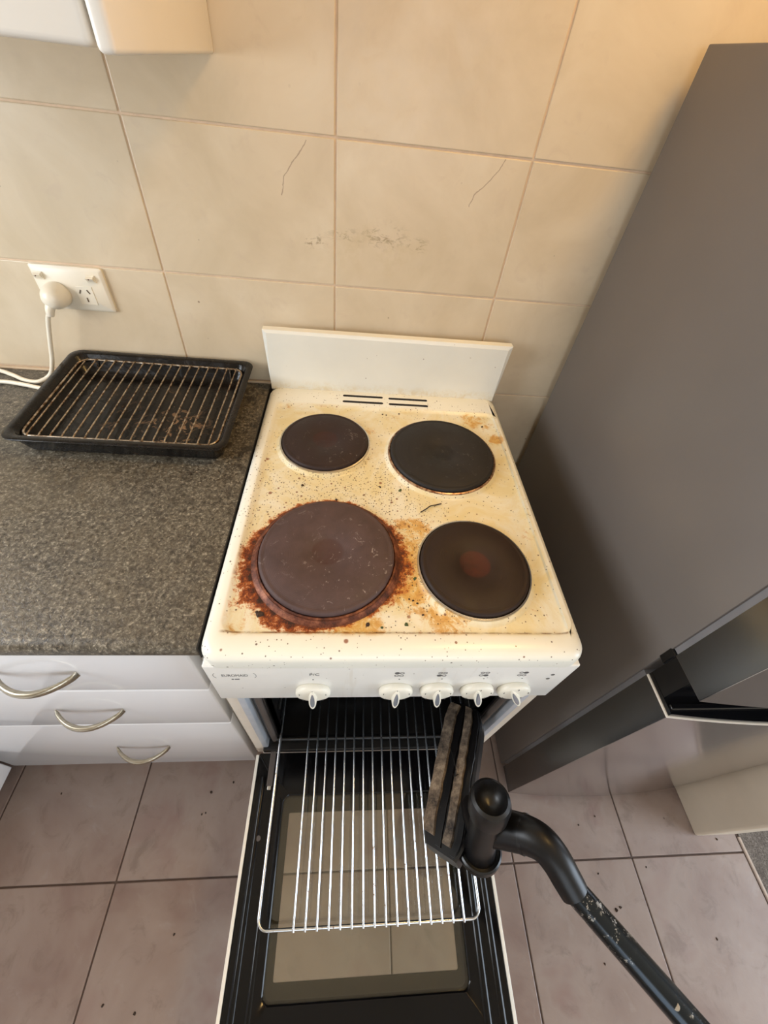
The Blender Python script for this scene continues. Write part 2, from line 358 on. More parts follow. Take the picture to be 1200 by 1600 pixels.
def glass_mat(name, tint, gloss):
    g = G(name); g.n.remove(g.b)
    tr = g.n.new('ShaderNodeBsdfTransparent'); tr.inputs[0].default_value = (*tint, 1)
    gl = g.n.new('ShaderNodeBsdfGlossy'); gl.inputs[0].default_value = (1, 1, 1, 1); gl.inputs[1].default_value = 0.02
    lw = g.n.new('ShaderNodeFresnel'); lw.inputs[0].default_value = gloss
    mx = g.n.new('ShaderNodeMixShader')
    g.L(lw.outputs[0], mx.inputs[0]); g.L(tr.outputs[0], mx.inputs[1]); g.L(gl.outputs[0], mx.inputs[2]); g.L(mx.outputs[0], g.out.inputs[0])
    return g.m
M['oven_glass'] = glass_mat('oven_glass', (0.935, 0.93, 0.875), 1.5)
M['window_glass'] = glass_mat('window_glass', (0.95, 0.97, 0.97), 1.3)
def emis(name, col, st):
    g = G(name); g.b.inputs['Emission Color'].default_value = (*col, 1); g.b.inputs['Emission Strength'].default_value = st
    return g.set(col, 0.5)
M['lamp'] = emis('lamp_diffuser', (1.0, 0.80, 0.55), 3.0)

# ------------------------------------------------------------------ mesh helpers
class MB:
    def __init__(s): s.v = []; s.f = []
    def add(s, vs, fs):
        o = len(s.v); s.v += [tuple(x) for x in vs]; s.f += [tuple(i + o for i in f) for f in fs]; return s
    def box(s, x0, x1, y0, y1, z0, z1, bev=0.0, seg=2):
        if bev <= 0:
            return s.add([(x0, y0, z0), (x1, y0, z0), (x1, y1, z0), (x0, y1, z0), (x0, y0, z1), (x1, y0, z1), (x1, y1, z1), (x0, y1, z1)],
                         [(0, 3, 2, 1), (4, 5, 6, 7), (0, 1, 5, 4), (1, 2, 6, 5), (2, 3, 7, 6), (3, 0, 4, 7)])
        bm = bmesh.new(); bmesh.ops.create_cube(bm, size=1.0)
        for v in bm.verts:
            v.co = Vector(((x0 + x1) / 2 + v.co.x * (x1 - x0), (y0 + y1) / 2 + v.co.y * (y1 - y0), (z0 + z1) / 2 + v.co.z * (z1 - z0)))
        bmesh.ops.bevel(bm, geom=bm.edges[:], offset=bev, segments=seg, affect='EDGES', profile=0.5)
        bm.verts.ensure_lookup_table(); bm.verts.index_update()
        s.add([v.co[:] for v in bm.verts], [[v.index for v in f.verts] for f in bm.faces]); bm.free(); return s
    def loops(s, loops, cap0=False, cap1=False, closed=True):
        n = len(loops[0]); vs = [p for l in loops for p in l]; fs = []
        for i in range(len(loops) - 1):
            for j in range(n if closed else n - 1):
                k = (j + 1) % n; fs.append((i * n + j, i * n + k, (i + 1) * n + k, (i + 1) * n + j))
        if cap0: fs.append(tuple(range(n - 1, -1, -1)))
        if cap1: fs.append(tuple((len(loops) - 1) * n + j for j in range(n)))
        return s.add(vs, fs)
    def lathe(s, prof, n=48, c=(0, 0, 0), cap0=False, cap1=False, mat=None):
        ls = []
        for (r, z) in prof:
            l = [Vector((r * math.cos(2 * PI * j / n), r * math.sin(2 * PI * j / n), z)) for j in range(n)]
            if mat is not None: l = [mat @ p for p in l]
            ls.append([tuple(p + Vector(c)) for p in l])
        return s.loops(ls, cap0, cap1)
    def tube(s, pts, r, n=10, caps=True, closed=False):
        pts = [Vector(p) for p in pts]; N = len(pts)
        rs = r if isinstance(r, (list, tuple)) else [r] * N
        T = []
        for i in range(N):
            a = pts[(i - 1) % N] if (closed or i > 0) else pts[i]; b = pts[(i + 1) % N] if (closed or i < N - 1) else pts[i]
            T.append((b - a).normalized())
        u = T[0].orthogonal().normalized(); ls = []
        for i in range(N):
            if i: u = (u - T[i] * u.dot(T[i])).normalized()
            w_ = T[i].cross(u)
            ls.append([tuple(pts[i] + (u * math.cos(2 * PI * j / n) + w_ * math.sin(2 * PI * j / n)) * rs[i]) for j in range(n)])
        if closed: ls.append(ls[0])
        return s.loops(ls, caps and not closed, caps and not closed)
    def xf(s, mat): s.v = [tuple(mat @ Vector(p)) for p in s.v]; return s
    def mesh(s, name):
        me = bpy.data.meshes.new(name); me.from_pydata(s.v, [], s.f); me.update()
        bm = bmesh.new(); bm.from_mesh(me); bmesh.ops.recalc_face_normals(bm, faces=bm.faces[:]); bm.to_mesh(me); bm.free(); return me
    def build(s, name, mat, parent=None, smooth=None, local=False):
        me = s.mesh(name); me.materials.append(mat if not isinstance(mat, str) else M[mat])
        if smooth is not None:
            me.polygons.foreach_set('use_smooth', [True] * len(me.polygons))
            if smooth < 180: me.set_sharp_from_angle(angle=math.radians(smooth))
        return link(name, me, parent, local)

def link(name, me, parent=None, local=False):
    o = bpy.data.objects.new(name, me); COL.objects.link(o)
    if parent is not None:
        o.parent = parent
        if not local: o.matrix_parent_inverse = world_of(parent).inverted()
    return o
def world_of(o):
    mm = Matrix.LocRotScale(o.location, o.rotation_euler, None)
    if o.parent is not None: mm = world_of(o.parent) @ o.matrix_parent_inverse @ mm
    return mm
def tag(o, label, cat, group=None, kind=None):
    o['label'] = label; o['category'] = cat
    if group: o['group'] = group
    if kind: o['kind'] = kind
    return o
def thing(name, label, cat, loc=(0, 0, 0), rot=(0, 0, 0), group=None):
    o = bpy.data.objects.new(name, None); COL.objects.link(o); o.empty_display_size = 0.05
    o.location = loc; o.rotation_euler = rot; return tag(o, label, cat, group)
def struct(o): o['kind'] = 'structure'; return o

def rr(x0, x1, y0, y1, r, z, n=8, tilt=None):
    """rounded rectangle loop, counter-clockwise"""
    out = []
    for (cx, cy, a0) in [(x1 - r, y1 - r, 0), (x0 + r, y1 - r, PI / 2), (x0 + r, y0 + r, PI), (x1 - r, y0 + r, 3 * PI / 2)]:
        for j in range(n + 1):
            a = a0 + PI / 2 * j / n; out.append((cx + r * math.cos(a), cy + r * math.sin(a), z))
    return out
def spline(pts, k=8):
    pts = [Vector(p) for p in pts]; out = []
    for i in range(len(pts) - 1):
        p0 = pts[max(i - 1, 0)]; p1 = pts[i]; p2 = pts[i + 1]; p3 = pts[min(i + 2, len(pts) - 1)]
        for j in range(k):
            t = j / k
            out.append(0.5 * ((2 * p1) + (p2 - p0) * t + (2 * p0 - 5 * p1 + 4 * p2 - p3) * t * t + (3 * p1 - p0 - 3 * p2 + p3) * t ** 3))
    out.append(pts[-1]); return out
def text_obj(name, s, size, loc, rot, mat, parent, sx=1.0):
    cu = bpy.data.curves.new(name, 'FONT'); cu.body = s; cu.size = size; cu.align_x = 'CENTER'; cu.align_y = 'CENTER'; cu.extrude = 0.0002
    t = bpy.data.objects.new(name, cu); COL.objects.link(t)
    dg = bpy.context.evaluated_depsgraph_get(); me = bpy.data.meshes.new_from_object(t.evaluated_get(dg))
    bpy.data.objects.remove(t, do_unlink=True)
    me.transform(Matrix.Translation(loc) @ Euler(rot).to_matrix().to_4x4() @ Matrix.Diagonal((sx, 1, 1, 1)))
    me.materials.clear(); me.materials.append(M[mat]); return link(name, me, parent)

# ================================================================== SETTING
XL, XR, YF, ZC = -1.27, 3.2, -2.85, 2.42
# back wall with individual tiles
TW, TH, TX, TZ = 0.33615, 0.23437, 0.14764, 1.12481
wall = struct(MB().box(XL, 1.216, -0.0048, 0.10, 0, ZC).build('wall_back', 'wall_grout'))
ti = 0.0016
tile_me = MB().box(-TW / 2 + ti, TW / 2 - ti, -0.006, 0.0, -TH / 2 + ti, TH / 2 - ti, 0.0016, 2).mesh('tile'); tile_me.materials.append(M['wall_tile'])
for i in range(-4, 3):
    for j in range(-3, 6):
        x = TX + (i + 0.5) * TW; z = TZ + (j + 0.5) * TH
        if x - TW / 2 < XL + 0.0 or x + TW / 2 > 1.3 or z + TH / 2 > ZC: continue
        if j == -1 and i in (-3, -2): continue
        o = link('tile', tile_me, wall); o.location = (x, -0.001, z)
o = MB().box(-TW + ti, TW - ti, -0.006, 0.0, -TH / 2 + ti, TH / 2 - ti, 0.0016, 2).build('tile', 'wall_tile', wall); o.location = (TX - 2 * TW, -0.001, TZ - 0.5 * TH)
# floor
FT, FX, FY = 0.3367, -0.3402, -0.8726
floor = struct(MB().box(XL, 1.359, YF, 0, -0.06, -0.003).build('floor', 'floor_grout'))
gi = 0.0018
ft_me = MB().box(-FT / 2 + gi, FT / 2 - gi, -FT / 2 + gi, FT / 2 - gi, -0.010, 0.0, 0.0018, 2).mesh('tile'); ft_me.materials.append(M['floor_tile'])
for i in range(-2, 5):
    for j in range(-5, 2):
        o = link('tile', ft_me, floor); o.location = (FX + (i + 0.5) * FT, FY + (j + 0.5) * FT, 0)
struct(MB().box(1.352, XR, YF, 0, -0.06, -0.001).build('floor_carpet', 'carpet'))
struct(MB().box(1.345, 1.353, YF, -0.84, -0.004, 0.003, 0.002).build('trim_1', 'floor_grout_light'))
struct(MB().box(XL - 0.1, XR + 0.1, YF - 0.1, 0.1, ZC, ZC + 0.1).build('ceiling', 'plaster'))
# left wall with a window opening
wl = MB(); wy0, wy1, wz0, wz1 = -1.24, -0.32, 1.02, 2.02
wl.box(XL - 0.1, XL, YF, wy0, 0, ZC).box(XL - 0.1, XL, wy1, 0, 0, ZC).box(XL - 0.1, XL, wy0, wy1, 0, wz0).box(XL - 0.1, XL, wy0, wy1, wz1, ZC)
struct(wl.build('wall_left', 'plaster'))
wf = MB()
for (a, b, c, d_) in [(wy0, wy1, wz0, wz0 + .05), (wy0, wy1, wz1 - .05, wz1), (wy0, wy0 + .05, wz0, wz1), (wy1 - .05, wy1, wz0, wz1), ((wy0 + wy1) / 2 - .02, (wy0 + wy1) / 2 + .02, wz0, wz1)]:
    wf.box(XL - 0.09, XL - 0.04, a, b, c, d_)
win = struct(wf.build('window_1', 'white_laminate'))
MB().box(XL - 0.068, XL - 0.062, wy0 + .04, wy1 - .04, wz0 + .04, wz1 - .04).build('pane', 'window_glass', win)
# wall behind the photographer, with a window added for the fill light
ux0, ux1, uz0, uz1 = -0.20, 1.10, 0.80, 2.10
struct(MB().box(XL - .1, ux0, YF - 0.1, YF, 0, ZC).box(ux1, XR + .1, YF - 0.1, YF, 0, ZC).box(ux0, ux1, YF - 0.1, YF, 0, uz0).box(ux0, ux1, YF - 0.1, YF, uz1, ZC).build('wall_front', 'plaster'))
wf = MB()
for (a, b, c, d_) in [(ux0, ux1, uz0, uz0 + .05), (ux0, ux1, uz1 - .05, uz1), (ux0, ux0 + .05, uz0, uz1), (ux1 - .05, ux1, uz0, uz1), ((ux0 + ux1) / 2 - .02, (ux0 + ux1) / 2 + .02, uz0, uz1)]:
    wf.box(a, b, YF - 0.09, YF - 0.04, c, d_)
win = struct(wf.build('window_added', 'white_laminate'))
MB().box(ux0 + .04, ux1 - .04, YF - 0.068, YF - 0.062, uz0 + .04, uz1 - .04).build('pane', 'window_glass', win)
# glazed opening in the far wall of the next room
vy0, vy1, vz0, vz1 = -2.45, -0.85, 0.25, 2.20
wr = MB().box(XR, XR + .1, YF, vy0, 0, ZC).box(XR, XR + .1, vy1, 0.1, 0, ZC).box(XR, XR + .1, vy0, vy1, 0, vz0).box(XR, XR + .1, vy0, vy1, vz1, ZC).box(1.34, XR, 0, 0.1, 0, ZC)
struct(wr.build('wall_far', 'plaster'))
wf = MB()
for (a, b, c, d_) in [(vy0, vy1, vz0, vz0 + .05), (vy0, vy1, vz1 - .05, vz1), (vy0, vy0 + .05, vz0, vz1), (vy1 - .05, vy1, vz0, vz1), ((vy0 + vy1) / 2 - .02, (vy0 + vy1) / 2 + .02, vz0, vz1)]:
    wf.box(XR + 0.04, XR + 0.09, a, b, c, d_)
win = struct(wf.build('window_2', 'white_laminate'))
MB().box(XR + 0.062, XR + 0.068, vy0 + .04, vy1 - .04, vz0 + .04, vz1 - .04).build('pane', 'window_glass', win)
# nib wall beyond the fridge and the far side of the next room
struct(MB().box(1.216, 1.34, -0.834, 0.1, 0, ZC, 0.006, 3).build('wall_right', 'cream_paint'))
# ceiling lamp (warm)
t = thing('ceiling_lamp', 'round warm ceiling lamp above the kitchen floor', 'lamp', (LAMP_POS[0], LAMP_POS[1], ZC))
MB().lathe([(0.0, 0), (0.17, 0), (0.17, -0.02), (0.0, -0.02)], 40, (LAMP_POS[0], LAMP_POS[1], ZC)).build('base', 'white_laminate', t, 40)
MB().lathe([(0.155, -0.02), (0.15, -0.045), (0.12, -0.07), (0.06, -0.085), (0.001, -0.088)], 40, (LAMP_POS[0], LAMP_POS[1], ZC)).build('diffuser', 'lamp', t, 60)
ld = bpy.data.lights.new('ceiling_lamp_light', 'AREA'); ld.shape = 'DISK'; ld.size = 0.34; ld.energy = 10.5; ld.color = (1.0, 0.60, 0.18)
lo = bpy.data.objects.new('ceiling_lamp_light', ld); COL.objects.link(lo); lo.location = (LAMP_POS[0], LAMP_POS[1], ZC - 0.10)

# ================================================================== KITCHEN UNITS
WZ = 0.886
# worktop: L-shaped, bull-nosed front edge
def worktop():
    mb = MB(); r = 0.0165; zc = WZ - r
    yf = -0.6545; x0, x1 = XL, -0.006
    prof = [(0.0, WZ)]
    for j in range(9):
        a = PI / 2 + PI * j / 8; prof.append((yf + r + r * math.cos(a), zc + r * math.sin(a)))
    prof += [(0.0, WZ - 2 * r)]
    mb.loops([[(x, y, z) for (y, z) in prof] for x in (x0, x1)], True, True)
    xr = -0.640
    prof = [(XL, WZ)]
    for j in range(9):
        a = PI / 2 - PI * j / 8; prof.append((xr - r + r * math.cos(a), zc + r * math.sin(a)))
    prof += [(XL, WZ - 2 * r)]
    mb.loops([[(x, y, z) for (x, z) in prof] for y in (-0.640, -2.40)], True, True)
    return mb
o = tag(worktop().build('kitchen_worktop', 'worktop', None, 40), 'mottled dark grey-brown laminate worktop left of the cooker', 'worktop')
MB().box(-0.0062, -0.0040, -0.653, -0.004, WZ - 0.031, WZ - 0.0002).build('end_trim', 'black_edge', o)
MB().tube([(XL, -0.010, WZ + 0.001), (-0.006, -0.010, WZ + 0.001)], 0.004, 8).build('sealant_bead', 'sealant', o, 60)

DY = -0.640
def bow_handle(mb, xa, xb, z, y, out=0.030):
    N = 22; ls = []
    for i in range(N + 1):
        t_ = i / N; x = xa + (xb - xa) * t_; k = math.sin(PI * t_)
        yy = y - 0.002 - out * (k ** 0.75)
        hw = 0.0085 - 0.0025 * k; hd = 0.0032 + 0.0020 * k
        if i in (0, N): hd = 0.0012
        tx = (xb - xa); ty = -out * 0.75 * PI * math.cos(PI * t_) * (max(k, 0.05) ** -0.25)
        T = Vector((tx, ty, 0)).normalized(); Nn = Vector((-T.y, T.x, 0))
        ls.append([tuple(Vector((x, yy, z)) + Nn * (hd * math.cos(2 * PI * j / 10)) + Vector((0, 0, hw * math.sin(2 * PI * j / 10)))) for j in range(10)])
    mb.loops(ls, True, True); return mb
t = thing('drawer_cabinet', 'white three-drawer base cabinet under the worktop beside the cooker', 'cabinet', (-0.35, -0.32, 0))
MB().box(-0.6615, -0.036, -0.615, -0.01, 0.073, WZ - 0.034).build('body', 'white_laminate', t)
MB().box(-0.645, -0.036, -0.580, -0.565, 0.0, 0.073).build('kickboard', 'white_laminate', t)
for (z0, z1) in [(0.674, 0.849), (0.462, 0.674), (0.073, 0.462)]:
    d_ = MB().box(-0.6615, -0.036, DY, -0.617, z0 + 0.0015, z1 - 0.002, 0.0035, 3).build('drawer', 'gloss_white', t, 40)
    zc = (z0 + z1) / 2
    bow_handle(MB(), -0.330, -0.212, zc, DY).build('handle', 'nickel', d_, 60)
# perpendicular run
t = thing('corner_cabinet', 'glossy white cabinet at the left frame edge, at right angles to the drawers', 'cabinet', (-0.95, -1.5, 0))
MB().box(-1.26, -0.690, -2.38, -0.66, 0.073, WZ - 0.034).build('body', 'white_laminate', t)
MB().box(-1.26, -0.730, -2.38, -0.66, 0.0, 0.073).build('kickboard', 'white_laminate', t)
for k in range(4):
    y1 = -0.642 - k * 0.43; y0 = y1 - 0.427
    d_ = MB().box(-0.6885, -0.6625, y0, y1, 0.0745, 0.849, 0.0035, 3).build('door', 'gloss_white', t, 40)

# wall cupboard
t = thing('wall_cupboard', 'white wall cupboard at the top left corner, above the socket', 'cupboard', (-0.45, -0.17, 1.437))
MB().box(-0.0440, -0.0280, -0.352, -0.008, 1.437, 2.15, 0.005, 3).build('end_panel', 'white_laminate', t, 40)
MB().box(-0.900, -0.0450, -0.318, -0.008, 1.447, 2.15).build('body', 'white_laminate', t)
for k in range(2):
    x1 = -0.0490 - k * 0.43
    MB().box(x1 - 0.426, x1, -0.348, -0.322, 1.440, 2.14, 0.006, 4).build('door', 'white_laminate', t, 40)

# ================================================================== COOKER
SX0, SX1, SYB, SYF, HZ = 0.0, 0.54, -0.04, -0.672, 0.900
ck = thing('electric_cooker', 'white freestanding electric cooker with four stained hotplates and open oven door', 'cooker', (0.27, -0.355, 0))
# body panels
MB().box(0.004, 0.020, -0.640, -0.045, 0.03, 0.872).build('side_panel', 'white_enamel', ck)
MB().box(0.520, 0.536, -0.640, -0.045, 0.03, 0.872).build('side_panel', 'white_enamel', ck)
MB().box(0.020, 0.520, -0.060, -0.045, 0.03, 0.872).build('back_panel', 'white_enamel', ck)
MB().box(0.020, 0.520, -0.640, -0.060, 0.03, 0.05).build('base_panel', 'white_enamel', ck)
MB().box(0.010, 0.530, -0.660, -0.640, 0.03, 0.285, 0.004).build('storage_drawer_front', 'white_enamel', ck, 40)
for (x, y) in [(0.05, -0.60), (0.49, -0.60), (0.05, -0.09), (0.49, -0.09)]:
    MB().lathe([(0.0, 0.0), (0.018, 0.0), (0.016, 0.03), (0.0, 0.03)], 16, (x, y, 0)).build('foot', 'black_edge', ck, 40)
for s in (0, 1):
    f = (lambda x: x) if s == 0 else (lambda x: 0.54 - x)
    bx_ = lambda mb, a, b, *r: mb.box(min(f(a), f(b)), max(f(a), f(b)), *r)
    bx_(MB(), 0.003, 0.0205, -0.662, -0.640, 0.300, 0.732).build('front_frame', 'beige_frame', ck)
    bx_(MB(), 0.0215, 0.0345, -0.666, -0.630, 0.362, 0.732, 0.003).build('steel_strip', 'strip', ck, 40)
    bx_(MB(), 0.0345, 0.0560, -0.650, -0.625, 0.350, 0.732).build('inner_frame', 'oven_black', ck)
    MB().tube([(f(0.047), -0.652, 0.375), (f(0.047), -0.652, 0.720)], 0.006, 10).build('seal', 'gasket', ck, 60)
MB().tube([(0.050, -0.652, 0.374), (0.490, -0.652, 0.374)], 0.005, 10).build('seal', 'oven_black', ck, 60)
# cavity
cv = MB(); cx0, cx1, cz0, cz1, cyb, cyf = 0.056, 0.484, 0.362, 0.715, -0.14, -0.645
cv.add([(cx0, cyf, cz0), (cx1, cyf, cz0), (cx1, cyb, cz0), (cx0, cyb, cz0), (cx0, cyf, cz1), (cx1, cyf, cz1), (cx1, cyb, cz1), (cx0, cyb, cz1)],
       [(0, 1, 2, 3), (4, 7, 6, 5), (0, 3, 7, 4), (1, 5, 6, 2), (3, 2, 6, 7)])
cav = MB()
cav.box(cx0 - .006, cx0, cyf, cyb, cz0 - .006, cz1).box(cx1, cx1 + .006, cyf, cyb, cz0 - .006, cz1).box(cx0, cx1, cyf, cyb, cz0 - .006, cz0).box(cx0, cx1, cyf, cyb, cz1, cz1 + .006).box(cx0 - .006, cx1 + .006, cyb, cyb + .006, cz0 - .006, cz1 + .006)
cavo = cav.build('oven_cavity', 'oven_black', ck)
for x in (cx0 + 0.006, cx1 - 0.006):
    for z in (0.410, 0.480, 0.560, 0.640):
        MB().tube([(x, -0.62, z), (x, -0.16, z)], 0.0035, 8).build('runner', 'wire_chrome' if z < 0.42 else 'steel', cavo, 60)
MB().box(0.020, 0.520, -0.655, -0.640, 0.700, 0.733).build('top_seal_rail', 'gasket', ck)
hl = []
MB().tube([(0.075 + 0.02 * k, -0.30, 0.700) for k in range(20)], 0.004, 8).build('grill_element', 'steel', cavo, 60)
# hob pressing
hb = MB(); ls = []
for ins, z in [(0.000, 0.8665), (0.000, 0.886), (0.0015, 0.8915), (0.005, 0.8960), (0.011, 0.8990), (0.0185, 0.9000)]:
    ls.append(rr(SX0 + ins, SX1 - ins, SYF + ins, SYB - ins * 0.4, 0.026 - ins * 0.5, z, 8))
for ins, z in [(0.0, 0.9000), (0.0020, 0.8992), (0.0050, 0.8960), (0.0075, 0.8945), (0.0100, 0.8940)]:
    ls.append(rr(0.0205 + ins, 0.5290 - ins, -0.6395 + ins, -0.104 - ins, 0.024 - ins, z, 8))
hb.loops(ls, False, True)
hobo = hb.build('hob', 'hob', ck, 50)
# vent slots
for (xa, xb, y) in [(0.170, 0.264, -0.066), (0.170, 0.264, -0.089), (0.277, 0.370, -0.068), (0.277, 0.370, -0.090)]:
    mb = MB(); mb.loops([rr(xa - .0015, xb + .0015, y - .0056, y + .0056, .0055, 0.8998, 5), rr(xa - .0010, xb + .0010, y - .0050, y + .0050, .0049, 0.9006, 5), rr(xa, xb, y - .0040, y + .0040, .0039, 0.9004, 5)])
    v = mb.build('vent_slot', 'white_enamel', hobo, 60)
    MB().loops([rr(xa, xb, y - .0040, y + .0040, .0039, 0.9004, 5), rr(xa, xb, y - .0040, y + .0040, .0039, 0.9002, 5)], False, True).build('slot_dark_plate', 'black_slot', v)  # flat black plate, the slot's dark depth is put into its colour
# splashback
sp = MB(); zt = 1.040
fr = [(0.004, 0.897), (0.536, 0.897), (0.543, zt), (-0.003, zt)]
fi = [(0.004, 0.897), (0.534, 0.897), (0.534, zt - 0.008), (0.005, zt - 0.006)]
sp.loops([[(x, -0.030, z) for x, z in fr], [(x, -0.046, z) for x, z in fr], [(x, -0.0490, z) for x, z in fi]], True, True)
sp.build('splashback', 'splash', ck)
# hotplates
def hotplate(cx, cy, R_, top, mat, ring, raise_ring):
    h = MB().lathe([(R_ - 0.001, 0.898), (R_ + 0.0002, 0.902), (R_, top - 0.0045), (R_ - 0.0015, top - 0.0015), (R_ - 0.005, top - 0.0002), (R_ - 0.0075, top - 0.0012), (R_ - 0.010, top),
                    (0.030, top - 0.0004), (0.0285, top - 0.0014), (0.012, top - 0.0018), (0.004, top - 0.0028), (0.0005, top - 0.003)], 72, (0, 0, 0), False, True)
    h.v = [(x, y, z - top) for (x, y, z) in h.v]
    o = h.build('hotplate', mat, ck, 50); o.location = (cx, cy, top)
    g = MB().lathe([(R_ + 0.0125, 0.8940), (R_ + 0.0095, 0.8952), (R_ + 0.0070, 0.8985 + raise_ring), (R_ + 0.0035, 0.9000 + raise_ring)], 72, (cx, cy, 0))
    g.build('collar', 'ring_rust' if ring == 'ring_rust' else 'hob', ck, 60)
    g = MB().lathe([(R_ + 0.0052, 0.8988 + raise_ring), (R_ + 0.0046, 0.9022 + raise_ring), (R_ + 0.0022, 0.9030 + raise_ring), (R_ - 0.001, 0.8995)], 72, (cx, cy, 0))
    r = g.build('trim_ring', ring, o, 60)
    return o
hotplate(0.1610, -0.5080, 0.1065, 0.910, 'plate_lf', 'ring_rust', 0.0)['label'] = 'large worn purple-brown front left hotplate ringed by burnt residue'
hotplate(0.3980, -0.5250, 0.0885, 0.909, 'plate_rf', 'steel', 0.0)['label'] = 'dark brown front right hotplate with rusty centre'
hotplate(0.1400, -0.2340, 0.0865, 0.909, 'plate_lb', 'steel', 0.0)['label'] = 'smaller dark brown back left hotplate'
hotplate(0.3800, -0.2580, 0.1070, 0.909, 'plate_rb', 'ring_copper', 0.0)['label'] = 'black back right hotplate with scorched trim ring'
# control panel
cp = MB().box(0.001, 0.539, SYF + 0.001, -0.600, 0.7315, 0.8700, 0.003, 3).build('control_panel', 'panel', ck, 40)
MB().box(0.002, 0.538, SYF + 0.004, -0.610, 0.866, 0.8695).build('seam', 'black_slot', cp)
yp = SYF + 0.001
RX = (PI / 2, 0, 0)
text_obj('lettering', 'EUROMAID', 0.0125, (0.040, yp, 0.836), RX, 'print', cp, 0.58)
for (xa, xb) in [(0.0335, 0.0365), (0.0380, 0.0445)]:
    MB().box(xa, xb, yp - 0.0003, yp + 0.0003, 0.8205, 0.8230).build('small_print', 'print', cp)
for s in (-1, 1):
    arc = [(0.040 + s * (0.0255 + 0.004 * math.cos(a)), yp, 0.836 + 0.009 * math.sin(a)) for a in [PI * (-0.42 + 0.84 * k / 10) for k in range(11)]]
    MB().tube(arc, 0.0003, 5).build('logo_bracket', 'print', cp)
text_obj('lettering', 'P/C', 0.0125, (0.1515, yp, 0.838), RX, 'print', cp, 0.8)
KX = [0.148, 0.2755, 0.3405, 0.4055, 0.4660]
fills = [None, 0, 1, 2, 3]
for k in range(1, 5):
    ox = KX[k] - 0.001 + (0.001 * (k - 1)) * -1.2; oz = 0.838
    for q, (ax, az) in enumerate([(-1, 1), (-1, -1), (1, -1), (1, 1)]):
        c = (ox + ax * 0.0036 + (0.0015 if False else 0), yp, oz + az * 0.0052)
        rot = Matrix.Rotation(PI / 2, 3, 'X')
        if q == fills[k]:
            MB().lathe([(0.0038, 0.0), (0.0038, 0.0004), (0.0001, 0.0004)], 14, c, False, True, rot).build('symbol_dot', 'print', cp)
        else:
            MB().lathe([(0.0034, 0.0), (0.0034, 0.0004), (0.0026, 0.0004), (0.0026, 0.0)], 14, c, mat=rot).build('symbol_circle', 'print', cp)
for k, x in enumerate(KX):
    MB().lathe([(0.0012, 0.0), (0.0012, 0.0004), (0.0001, 0.0004)], 8, (x + 0.001, yp, 0.818), False, True, Matrix.Rotation(PI / 2, 3, 'X')).build('index_mark', 'print', cp)
for (x, z) in [(0.510, 0.834), (0.5085, 0.817)]:
    MB().lathe([(0.0030, 0.0), (0.0030, 0.0005), (0.0001, 0.0005)], 10, (x, yp, z), False, True, Matrix.Rotation(PI / 2, 3, 'X')).build('indicator_light', 'print', cp)
# knobs
ROT = [0.0, 0.0, -0.10, -0.22, -0.50]
for x, a in zip(KX, ROT):
    c = Vector((x, yp, 0.776)); rot = Matrix.Rotation(PI / 2, 3, 'X')
    kn = MB().lathe([(0.0250, 0.0), (0.0265, 0.002), (0.0265, 0.007), (0.0250, 0.0095), (0.0210, 0.0110), (0.0120, 0.0112), (0.0001, 0.0112)], 40, c, False, True, rot).build('knob', 'knob', ck, 40)
    # blade grip
    gm = MB(); ls = []
    for (f_, sw) in [(0.0, 1.0), (0.55, 0.95), (0.93, 0.86), (1.0, 0.70)]:
        l_ = []
        for j in range(24):
            cz = math.sin(2 * PI * j / 24); cx_ = math.cos(2 * PI * j / 24)
            dep = 0.0170 - 0.0050 * cz
            wd = 0.0062 * (1.0 - 0.30 * cz) * (1 if abs(cz) < 0.9 else 0.9)
            l_.append((wd * sw * cx_, -(0.009 + (dep - 0.009) * f_), (0.0215 if cz > 0 else 0.0235) * cz * (0.95 + 0.05 * sw)))
        ls.append(l_)
    gm.loops(ls, True, True); Rm = Matrix.Translation(c) @ Matrix.Rotation(a, 4, 'Y')
    gm.xf(Rm).build('grip', 'knob', kn, 50)
    ls = []
    for e_, sw in [(0.0, 1.0), (0.0006, 0.9)]:
        ls.append([(0.0036 * sw * (1.0 - 0.3 * math.sin(2 * PI * j / 18)) * math.cos(2 * PI * j / 18), -(0.01685 - 0.0050 * math.sin(2 * PI * j / 18) * 0.80 + e_), 0.0180 * sw * math.sin(2 * PI * j / 18) - 0.001) for j in range(18)])
    MB().loops(ls, False, True).xf(Rm).build('pointer', 'knob_grey', kn, 50)
    for q in range(5):
        aa = PI * (0.2 + 0.15 * q) if False else PI * (-0.25 + 0.375 * q)
        p = c + Vector((0.0215 * math.cos(aa), -0.0111, 0.0215 * math.sin(aa)))
        MB().box(p.x - 0.0004, p.x + 0.0004, p.y - 0.0004, p.y + 0.0003, p.z - 0.0022, p.z + 0.0022).build('dial_mark', 'print', kn)
